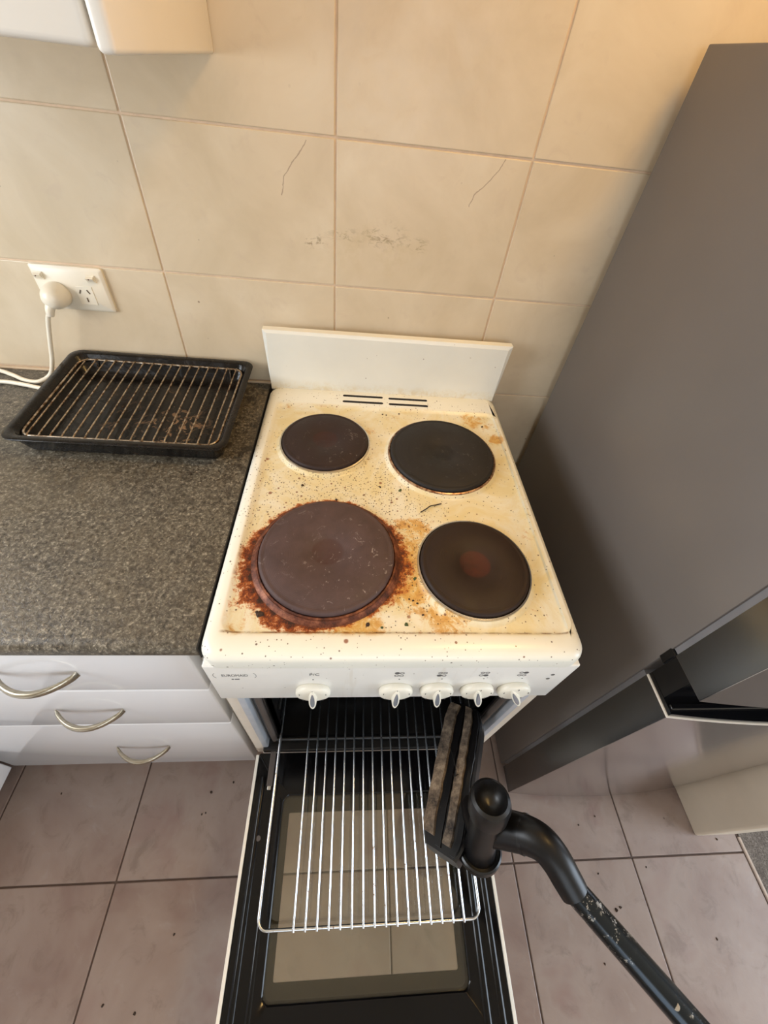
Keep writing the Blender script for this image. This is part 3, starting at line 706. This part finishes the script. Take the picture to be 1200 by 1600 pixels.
# oven door, hinged down flat
DX0, DX1, DZ0, DZ1, DYB, DYF = 0.007, 0.512, 0.300, 0.342, -0.673, -1.125
GX0, GX1, GY0, GY1 = 0.078, 0.437, -1.034, -0.752
def frame_ring(mb, x0, x1, y0, y1, a0, a1, b0, b1, z0, z1, bev=0.0):
    """outer x0..x1,y0..y1 with hole a0..a1,b0..b1"""
    mb.box(x0, a0, y0, y1, z0, z1, bev).box(a1, x1, y0, y1, z0, z1, bev).box(a0, a1, y0, b0, z0, z1, bev).box(a0, a1, b1, y1, z0, z1, bev); return mb
def ring_solid(x0, x1, y0, y1, r0, a0, a1, b0, b1, r1, z0, z1, n=6, bev=0.002):
    return MB().loops([rr(a0, a1, b0, b1, r1, z0, n), rr(x0, x1, y0, y1, r0, z0, n), rr(x0, x1, y0, y1, r0, z1 - bev, n), rr(x0 + bev, x1 - bev, y0 + bev, y1 - bev, r0, z1, n),
                       rr(a0 - bev, a1 + bev, b0 - bev, b1 + bev, r1, z1, n), rr(a0, a1, b0, b1, r1, z1 - bev, n), rr(a0, a1, b0, b1, r1, z0, n)])
dr = ring_solid(DX0 + 0.0065, DX1 - 0.0065, DYF + 0.006, DYB, 0.004, GX0, GX1, GY0, GY1, 0.012, 0.312, DZ1).build('oven_door', 'black_enamel', ck, 40)
dr['label'] = 'oven door folded down flat with black inner face and glass'
MB().box(DX0, DX0 + 0.0062, DYF, DYB - 0.003, 0.304, DZ1 + 0.001, 0.001).box(DX1 - 0.0062, DX1, DYF, DYB - 0.003, 0.304, DZ1 + 0.001, 0.001).box(DX0 + 0.0062, DX1 - 0.0062, DYF, DYF + 0.006, 0.304, DZ1 + 0.001, 0.001).build('white_skirt', 'white_enamel', dr)
ring_solid(GX0 - 0.004, GX1 + 0.004, GY0 - 0.004, GY1 + 0.004, 0.006, GX0 + 0.012, GX1 - 0.011, GY0 + 0.020, GY1 - 0.026, 0.003, 0.3055, 0.3100, 6, 0.0005).build('glass_dark_ring', 'dark_ring', dr)  # dark ring added between the panes for the window's dark edges
MB().box(0.022, 0.518, -0.672, -0.640, 0.338, 0.3585, 0.002).build('oven_threshold', 'oven_black', ck)
ring_solid(DX0, DX1, DYF, DYB, 0.006, GX0 - 0.012, GX1 + 0.012, GY0 - 0.012, GY1 + 0.012, 0.012, DZ0, 0.3045, 6, 0.001).build('outer_skin', 'white_enamel', dr, 40)
MB().box(GX0 - 0.002, GX1 + 0.002, GY0 - 0.002, GY1 + 0.002, 0.3325, 0.3365).build('inner_glass', 'oven_glass', dr)
MB().box(GX0 - 0.010, GX1 + 0.010, GY0 - 0.010, GY1 + 0.010, 0.3005, 0.3040).build('outer_glass', 'oven_glass', dr)
for (x, w_, z) in [(0.030, 0.004, 0.0030), (0.058, 0.003, 0.0020), (0.488, 0.004, 0.0030), (0.462, 0.005, 0.0040)]:
    MB().loops([[(x - w_ - .002, y, DZ1 - 0.0005), (x - w_ * .5, y, DZ1 + z), (x + w_ * .5, y, DZ1 + z), (x + w_ + .002, y, DZ1 - 0.0005)] for y in (DYF + 0.03, DYB - 0.045)], True, True).build('pressed_rib', 'black_enamel', dr, 70)
for x in (0.045, 0.474):
    h = MB().box(x - 0.006, x + 0.006, -0.735, -0.640, 0.3425, 0.350, 0.0015).build('hinge', 'gasket', dr)
    MB().box(x - 0.004, x + 0.004, -0.742, -0.730, 0.3425, 0.3475, 0.001).build('hinge_stop', 'steel', h)
for (x, y) in [(0.036, -0.82), (0.484, -0.82)]:
    MB().lathe([(0.005, 0.3415), (0.0045, 0.3440), (0.002, 0.3448), (0.0005, 0.3440)], 14, (x, y, 0), False, True).build('screw', 'gasket', dr, 50)
MB().box(0.11, 0.41, -1.119, -1.097, 0.272, 0.2995, 0.006, 3).build('door_handle', 'white_enamel', dr, 40)

# ================================================================== OVEN RACK
RZ, RX0, RX1, RYF, RYB = 0.4170, 0.0650, 0.4530, -0.9440, -0.5650
rk = thing('oven_rack', 'chrome wire oven rack pulled out over the open oven door', 'rack', (0.26, -0.76, RZ))
rl = rr(RX0, RX1, RYF, RYB, 0.016, RZ, 6)
MB().tube(rl, 0.0027, 10, closed=True).build('frame', 'wire_chrome', rk, 60)
for k in range(16):
    x = 0.1255 + (0.4225 - 0.1255) * k / 15
    MB().tube([(x, RYF - 0.0035, RZ + 0.0035), (x, RYF + 0.004, RZ + 0.0050), (x, RYB - 0.004, RZ + 0.0050), (x, RYB + 0.0025, RZ + 0.0035)], 0.0019, 8).build('wire', 'wire_chrome', rk, 60)

# ================================================================== GRILL TRAY on the worktop
tx, ty = -0.2340, -0.1580
tt = thing('grill_tray', 'black enamel grill tray with dried food, on the worktop under the socket', 'tray', (tx, ty, WZ + 0.0105), (math.radians(3.4), 0, math.radians(-0.8)))
hx, hy, th_ = 0.1960, 0.1430, 0.0420
ls = []
for ox, oy, z, r in [(-.020, -.020, 0.0, .02), (-.016, -.016, 0.001, .022), (-.006, -.006, th_ - .006, .024), (-.004, -.004, th_ - .004, .024), (0.0, 0.0, th_ - .004, .024), (0.0015, 0.0015, th_ - .001, .024), (0.0, 0.0, th_, .024),
                     (-.010, -.010, th_, .022), (-.013, -.013, th_ - .002, .022), (-.022, -.022, 0.010, .020), (-.030, -.030, 0.0035, .018), (-.045, -.045, 0.0025, .016)]:
    ls.append(rr(-hx - ox, hx + ox, -hy - oy, hy + oy, r, z, 7))
MB().loops(ls, True, True).build('pan', 'tray', tt, 50, True)
gr = thing('grill_rack', 'scorched wire grill rack lying inside the black tray', 'rack', (tx, ty, WZ + 0.0105), (math.radians(3.4), 0, math.radians(-0.8)))
gz = th_ - 0.010; gx, gy = 0.1745, 0.1225
MB().tube(rr(-gx, gx, -gy, gy, 0.020, gz, 6), 0.0024, 8, closed=True).build('frame', 'tray_wire', gr, 60, True)
for k in range(17):
    x = -gx + 0.014 + (2 * gx - 0.028) * k / 16
    MB().tube([(x, -gy - 0.001, gz + 0.0015), (x, -gy + 0.006, gz + 0.003), (x, gy - 0.006, gz + 0.003), (x, gy + 0.001, gz + 0.0015)], 0.0016, 7).build('wire', 'tray_wire', gr, 60, True)
for sx in (-1, 1):
    for sy in (-1, 1):
        MB().tube([(sx * (gx - 0.03), sy * (gy - 0.001), gz), (sx * (gx - 0.03), sy * (gy - 0.004), 0.006)], 0.0018, 7).build('leg', 'tray_wire', gr, 60, True)

# ================================================================== SOCKET, PLUG AND CORD
so = thing('power_socket', 'white double power socket on the tiled wall above the worktop', 'socket', (-0.3715, -0.007, 1.08))
MB().loops([rr(-0.0665, 0.0665, -0.0425, 0.0425, 0.004, 0, 4), rr(-0.0665, 0.0665, -0.0425, 0.0425, 0.004, 0.005, 4), rr(-0.0620, 0.0620, -0.0380, 0.0380, 0.004, 0.009, 4)], True, True).xf(
    Matrix.Translation((-0.3715, -0.0071, 1.0800)) @ Matrix.Rotation(PI / 2, 4, 'X')).build('face_plate', 'white_plastic', so, 40)
for x in (-0.424, -0.328):
    b = MB().box(x - 0.0085, x + 0.0085, -0.0185, -0.0155, 1.0965, 1.1105, 0.0008).build('switch_recess', 'white_plastic', so)
    s_ = MB().add([(x - .0065, -.0184, 1.098), (x + .0065, -.0184, 1.098), (x + .0065, -.0184, 1.109), (x - .0065, -.0184, 1.109), (x - .0065, -.0190, 1.0985), (x + .0065, -.0190, 1.0985), (x + .0065, -.0250, 1.1065), (x - .0065, -.0250, 1.1065)],
                  [(0, 3, 2, 1), (4, 5, 6, 7), (0, 1, 5, 4), (1, 2, 6, 5), (2, 3, 7, 6), (3, 0, 4, 7)]).build('switch', 'white_plastic', so)
    MB().lathe([(0.0013, 0), (0.0013, 0.0004), (0.0001, 0.0004)], 8, (x, -0.0252, 1.1055), False, True, Matrix.Rotation(PI / 2, 3, 'X')).build('indicator_dot', 'ring_rust', s_)
MB().box(-0.3655, -0.3335, -0.0173, -0.0155, 1.052, 1.088, 0.0006).build('outlet', 'white_plastic', so)
for (x, z, a) in [(-0.3580, 1.0775, 0.5), (-0.3425, 1.0780, -0.5), (-0.3495, 1.0620, 0.0)]:
    MB().box(-0.0012, 0.0012, -0.0004, 0.0004, -0.0042, 0.0042).xf(Matrix.Translation((x, -0.0175, z)) @ Matrix.Rotation(a, 4, 'Y')).build('slot', 'slot_brown', so)
pc = Vector((-0.4020, -0.0165, 1.0700))
pl = thing('power_lead', 'white plug and cord hanging from the socket and trailing behind the tray', 'cord', tuple(pc))
Rp = Matrix.Rotation(PI / 2, 3, 'X')
MB().lathe([(0.001, 0.0), (0.0235, 0.0), (0.0245, 0.003), (0.0240, 0.012), (0.0215, 0.024), (0.0165, 0.033), (0.009, 0.038), (0.0005, 0.039)], 36, pc, True, True, Rp).build('plug', 'white_plastic', pl, 60)
MB().tube(spline([pc + Vector((-0.004, -0.020, -0.006)), pc + Vector((-0.010, -0.030, -0.018)), pc + Vector((-0.014, -0.032, -0.032))], 4), [0.011, 0.0105, 0.0095, 0.009, 0.0085, 0.008, 0.0075, 0.007, 0.006], 12).build('strain_relief', 'white_plastic', pl, 60)
path = spline([pc + Vector((-0.014, -0.032, -0.026)), (-0.424, -0.050, 1.030), (-0.443, -0.050, 0.980), (-0.460, -0.050, 0.935), (-0.477, -0.054, 0.903), (-0.500, -0.066, 0.8915), (-0.530, -0.063, 0.8915),
               (-0.565, -0.046, 0.8915), (-0.610, -0.030, 0.8915), (-0.70, -0.025, 0.8915), (-0.78, -0.06, 0.8915), (-0.74, -0.10, 0.8915), (-0.66, -0.085, 0.8915), (-0.575, -0.074, 0.8915), (-0.525, -0.080, 0.8915), (-0.47, -0.092, 0.8905), (-0.40, -0.10, 0.8905)], 8)
MB().tube(path, 0.0044, 10).build('cord', 'white_cord', pl, 60)

# ================================================================== FRIDGE
FX0, FX1 = 0.683, 1.200
FYB, FYG, FYS, FYM = -0.032, -0.652, -0.7245, -0.7395
FTOP = 1.514
fg = thing('fridge_freezer', 'tall dark grey fridge freezer with steel doors standing right of the cooker', 'fridge', (0.94, -0.36, 0))
MB().box(FX0, FX1, FYG, FYB, 0.012, FTOP, 0.002, 2).build('body', 'fridge_side', fg, 40)
for (x, y) in [(FX0 + .04, -0.62), (FX1 - .04, -0.62), (FX0 + .04, -0.06), (FX1 - .04, -0.06)]:
    MB().lathe([(0.0, 0.0), (0.02, 0.0), (0.02, 0.012), (0.0, 0.012)], 14, (x, y, 0)).build('foot', 'black_edge', fg)
for (z0, z1) in [(0.045, 0.800), (0.885, FTOP - 0.004)]:
    MB().box(FX0 + 0.004, FX1 - 0.004, FYG - 0.0105, FYG, z0, z1).build('door_gasket', 'fridge_gasket', fg)
def bow_y(x):
    u = (2 * (x - FX0) / (FX1 - FX0)) - 1
    return FYS + (FYM - FYS) * (1 - abs(u) ** 2.0)
def bow_door(z0, z1, ybk, inset=0.0, zr=0.0):
    n = 36; xs = [FX0 + inset + (FX1 - FX0 - 2 * inset) * i / n for i in range(n + 1)]
    xs = [FX0 + inset, FX0 + inset + 0.002, FX0 + inset + .006] + xs[1:-1] + [FX1 - inset - .006, FX1 - inset - 0.002, FX1 - inset]
    prof = []
    for i, x in enumerate(xs):
        y = bow_y(x) + inset
        prof.append((x, y))
    prof += [(FX1 - inset, ybk), (FX0 + inset, ybk)]
    return MB().loops([[(x, y, z) for x, y in prof] for z in (z0, z1)], True, True)
yb_ = FYG - 0.0105
d_ = bow_door(0.885, FTOP, yb_).build('upper_door', 'fridge_door', fg, 25)
MB().box(FX0 - 0.0006, FX0 + 0.001, FYS + 0.001, yb_, 0.886, FTOP - .001).build('door_edge', 'fridge_edge', d_)
d2 = bow_door(0.030, 0.806, yb_).build('lower_door', 'fridge_door', fg, 25)
MB().box(FX0 - 0.0006, FX0 + 0.001, FYS + 0.001, yb_, 0.031, 0.8045).build('door_edge', 'fridge_edge', d2)
bow_door(0.8062, 0.8100, yb_, -0.0004).build('trim_line', 'trim_line', d2, 25)
# black handle cap with finger recess between the doors
cap = bow_door(0.8101, 0.8180, yb_, 0.0015).build('handle_cap', 'gloss_black', d2, 25)
MB().box(FX0 + 0.002, FX1 - 0.002, -0.700, yb_, 0.818, 0.884).build('handle_recess', 'gloss_black', d2)
MB().box(FX0 + 0.003, FX1 - 0.003, -0.7185, -0.7100, 0.818, 0.8230, 0.002, 3).build('recess_lip', 'gloss_black', d2, 40)
MB().box(FX0 - 0.0004, FX0 + 0.012, FYG - 0.011, FYG + 0.003, 0.852, 0.884, 0.002).build('hinge_cover', 'gloss_black', fg)
# ================================================================== VACUUM HEAD AND TUBE
def ray(u, v, t):
    return CAM + (RIGHT * ((u - 601.36) / 640.87) + UP * (-(v - 754.43) / 640.87) + FWD) * t
vc = thing('vacuum_nozzle', 'dusty black vacuum cleaner nozzle on a worn tube, held over the oven rack', 'vacuum', (0.42, -0.84, 0.60))
E1 = Vector((0.452, -0.640, 0.543)); E2 = Vector((0.362, -0.862, 0.578))
ax = (E2 - E1).normalized(); mid = (E1 + E2) / 2; Ln = (E2 - E1).length
sole = Vector((-0.50, 0.05, 0.86)); sole = (sole - ax * sole.dot(ax)).normalized()
side = sole.cross(ax).normalized()
if side.x < 0: side = -side
HM = Matrix(((side.x, ax.x, sole.x, mid.x), (side.y, ax.y, sole.y, mid.y), (side.z, ax.z, sole.z, mid.z), (0, 0, 0, 1)))
HM = HM @ Matrix(((1, 0, 0, 0), (0.24, 1, 0, 0), (0, 0, 1, 0), (0, 0, 0, 1)))
hw = 0.040; hl = Ln / 2
def hd(y):  # tapering outline along the head
    return 1.0 - 0.30 * max(0, (abs(y) / hl - 0.72) / 0.28) ** 1.5
ls = []
for k in range(25):
    y = -hl + 2 * hl * k / 24; s_ = hd(y)
    ls.append([(-hw * s_, y, -0.014), (-hw * s_, y, 0.008), (-hw * s_ + 0.004, y, 0.012), (hw * s_ - 0.004, y, 0.012), (hw * s_, y, 0.008), (hw * s_ * 0.95, y, -0.018), (0.012, y, -0.034 * s_), (-0.012, y, -0.032 * s_)])
head = MB().loops(ls, True, True).xf(HM).build('head', 'vac_black', vc, 35)
for (x, wd, h, mt, a, b) in [(-0.026, 0.012, 0.0165, 'vac_dusty', -0.95, 0.88), (-0.004, 0.005, 0.0145, 'vac_black', -0.97, 0.96), (0.012, 0.0085, 0.0175, 'vac_dusty', -0.97, 0.90), (0.030, 0.005, 0.0150, 'vac_black', -0.95, 0.97)]:
    ls = []
    for k in range(21):
        y = hl * (a + (b - a) * k / 20); s_ = hd(y); j = random.uniform(-0.0012, 0.0012)
        xs_ = x * s_
        ls.append([(xs_ - wd + j, y, 0.011), (xs_ - wd * 0.8 + j, y, h + j), (xs_ + wd * 0.8 - j, y, h - j), (xs_ + wd - j, y, 0.011)])
    MB().loops(ls, True, True).xf(HM).build('brush_strip' if mt == 'vac_dusty' else 'lip', mt, head, 40)
MB().tube([HM @ Vector(p) for p in spline([(-0.012, -0.03, 0.019), (0.0, -0.012, 0.024), (0.008, 0.004, 0.021), (0.006, 0.012, 0.019), (0.012, 0.006, 0.020)], 6)], 0.0007, 6).build('hair', 'black_slot', head)
# swivel barrel
B1 = ray(767, 1247, 0.60); B2 = ray(748, 1330, 0.665)
bd = (B1 - B2).normalized(); bl = (B1 - B2).length
BM = Matrix.Translation(B2) @ bd.to_track_quat('Z', 'Y').to_matrix().to_4x4()
MB().lathe([(0.001, -0.002), (0.027, -0.002), (0.0345, 0.002), (0.0350, 0.012), (0.0325, 0.014), (0.0325, 0.008), (0.026, 0.008), (0.0235, 0.030), (0.0235, bl - 0.040), (0.0295, bl - 0.034), (0.0310, bl - 0.010), (0.0285, bl - 0.001), (0.0240, bl + 0.002), (0.0215, bl - 0.004), (0.017, bl - 0.014), (0.009, bl - 0.019), (0.0005, bl - 0.021)], 40).xf(BM).build('swivel_barrel', 'vac_black', vc, 40)
# neck to the head
MB().tube([(B1 * 0.35 + B2 * 0.65), mid + ax * 0.035 - sole * 0.012 + side * 0.03, mid + ax * 0.02 - sole * 0.02], [0.023, 0.022, 0.018], 16).build('neck', 'vac_black', vc, 60)
el = [ray(772, 1292, 0.640), ray(800, 1298, 0.622), ray(825, 1305, 0.605), ray(848, 1318, 0.592), ray(868, 1342, 0.582), ray(884, 1370, 0.575), ray(897, 1393, 0.570)]
sp_ = spline(el, 6); n_ = len(sp_)
MB().tube(sp_, [0.0265 - 0.0065 * (i / (n_ - 1)) for i in range(n_)], 24).build('elbow', 'vac_clean', vc, 60)
MB().tube([ray(817, 1302, 0.611), ray(822, 1304, 0.608)], 0.0256, 24).build('elbow_collar', 'vac_black', vc, 60)
ta = ray(893, 1386, 0.5715); tb = ray(1000, 1508, 0.530); td = (tb - ta).normalized()
tube = MB().tube([ta + td * (0.02 * k) for k in range(0, 46)], 0.0168, 28).build('tube', 'vac_tube', vc, 60)
bp = ray(1054, 1572, 0.512)
MB().lathe([(0.0045, 0.0), (0.004, 0.002), (0.0005, 0.0025)], 14).xf(Matrix.Translation(tb + td * ((bp - tb).dot(td)) + (CAM - bp).normalized() * 0.0164) @ (CAM - bp).to_track_quat('Z', 'Y').to_matrix().to_4x4()).build('latch_button', 'steel', tube, 60)

# ================================================================== CRUMBS (too small and many to count)
def crumbs(name, spots, mat, label):
    mb = MB()
    for (x, y, z, r) in spots:
        n = 7; a0 = random.random() * 6
        l0 = []; l1 = []
        for j in range(n):
            a = a0 + 2 * PI * j / n; q = r * random.uniform(0.6, 1.25)
            l0.append((x + q * math.cos(a), y + q * math.sin(a), z)); l1.append((x + q * 0.6 * math.cos(a), y + q * 0.6 * math.sin(a), z + r * random.uniform(0.5, 0.9)))
        mb.loops([l0, l1], True, True)
    o = mb.build(name, mat); tag(o, label, 'crumbs', None, 'stuff'); return o
hs = [(0.072, -0.607, 0.894, 0.0055), (0.066, -0.604, 0.894, 0.003), (0.169, -0.386, 0.894, 0.003), (0.105, -0.353, 0.894, 0.003), (0.480, -0.303, 0.894, 0.0025), (0.307, -0.606, 0.894, 0.002),
      (0.288, -0.581, 0.894, 0.002), (0.294, -0.583, 0.894, 0.002), (0.30, -0.588, 0.894, 0.0018), (0.225, -0.622, 0.894, 0.004), (0.30, -0.18, 0.894, 0.002), (0.27, -0.125, 0.894, 0.0022), (0.262, -0.123, 0.894, 0.002), (0.30, -0.118, 0.894, 0.0025), (0.49, -0.15, 0.894, 0.003), (0.25, -0.35, 0.894, 0.0025)]
for k in range(46):
    hs.append((random.gauss(0.22, 0.10), random.gauss(-0.375, 0.02), 0.894, random.uniform(0.0006, 0.0013)))
hs = [s_ for s_ in hs if 0.04 < s_[0] < 0.51]
crumbs('hob_crumbs', hs, 'crumb', 'burnt black crumbs scattered on the cooker hob')
crumbs('herb_bits', [(0.281, -0.621, 0.894, 0.0032), (0.288, -0.357, 0.894, 0.0036), (0.245, -0.626, 0.894, 0.0026), (0.300, -0.545, 0.894, 0.0032)], 'crumb_green', 'dried green herb bits on the cooker hob')
tw = MB().tube(spline([(0.322, -0.410, 0.8955), (0.334, -0.402, 0.897), (0.342, -0.395, 0.8965), (0.352, -0.393, 0.8975), (0.363, -0.388, 0.896)], 5), 0.0010, 6).build('twig', 'crumb', None, 60)
tag(tw, 'thin dark dried stalk lying between the right hotplates', 'food scrap')
fl = [(0.931, -0.965, 0.0, 0.006), (0.918, -0.969, 0.0, 0.008), (1.159, -1.030, 0.0, 0.005), (0.849, -1.057, 0.0, 0.004), (-0.551, -0.693, 0.0, 0.004), (-0.156, -0.699, 0.0, 0.006), (-0.169, -0.747, 0.0, 0.004), (-0.160, -0.744, 0.0, 0.004), (-0.100, -0.678, 0.0, 0.005),
      (-0.221, -1.078, 0.0, 0.005), (-0.291, -1.064, 0.0, 0.005), (-0.174, -0.966, 0.0, 0.004), (0.936, -0.782, 0.0, 0.004), (1.038, -0.893, 0.0, 0.004), (0.897, -0.901, 0.0, 0.004), (1.279, -0.843, 0.0, 0.006), (0.88, -0.80, 0.0, 0.004)]
fl = [(x, y, z, r * 0.62) for (x, y, z, r) in fl]
crumbs('floor_crumbs', fl, 'crumb', 'dark crumbs scattered on the tiled floor')
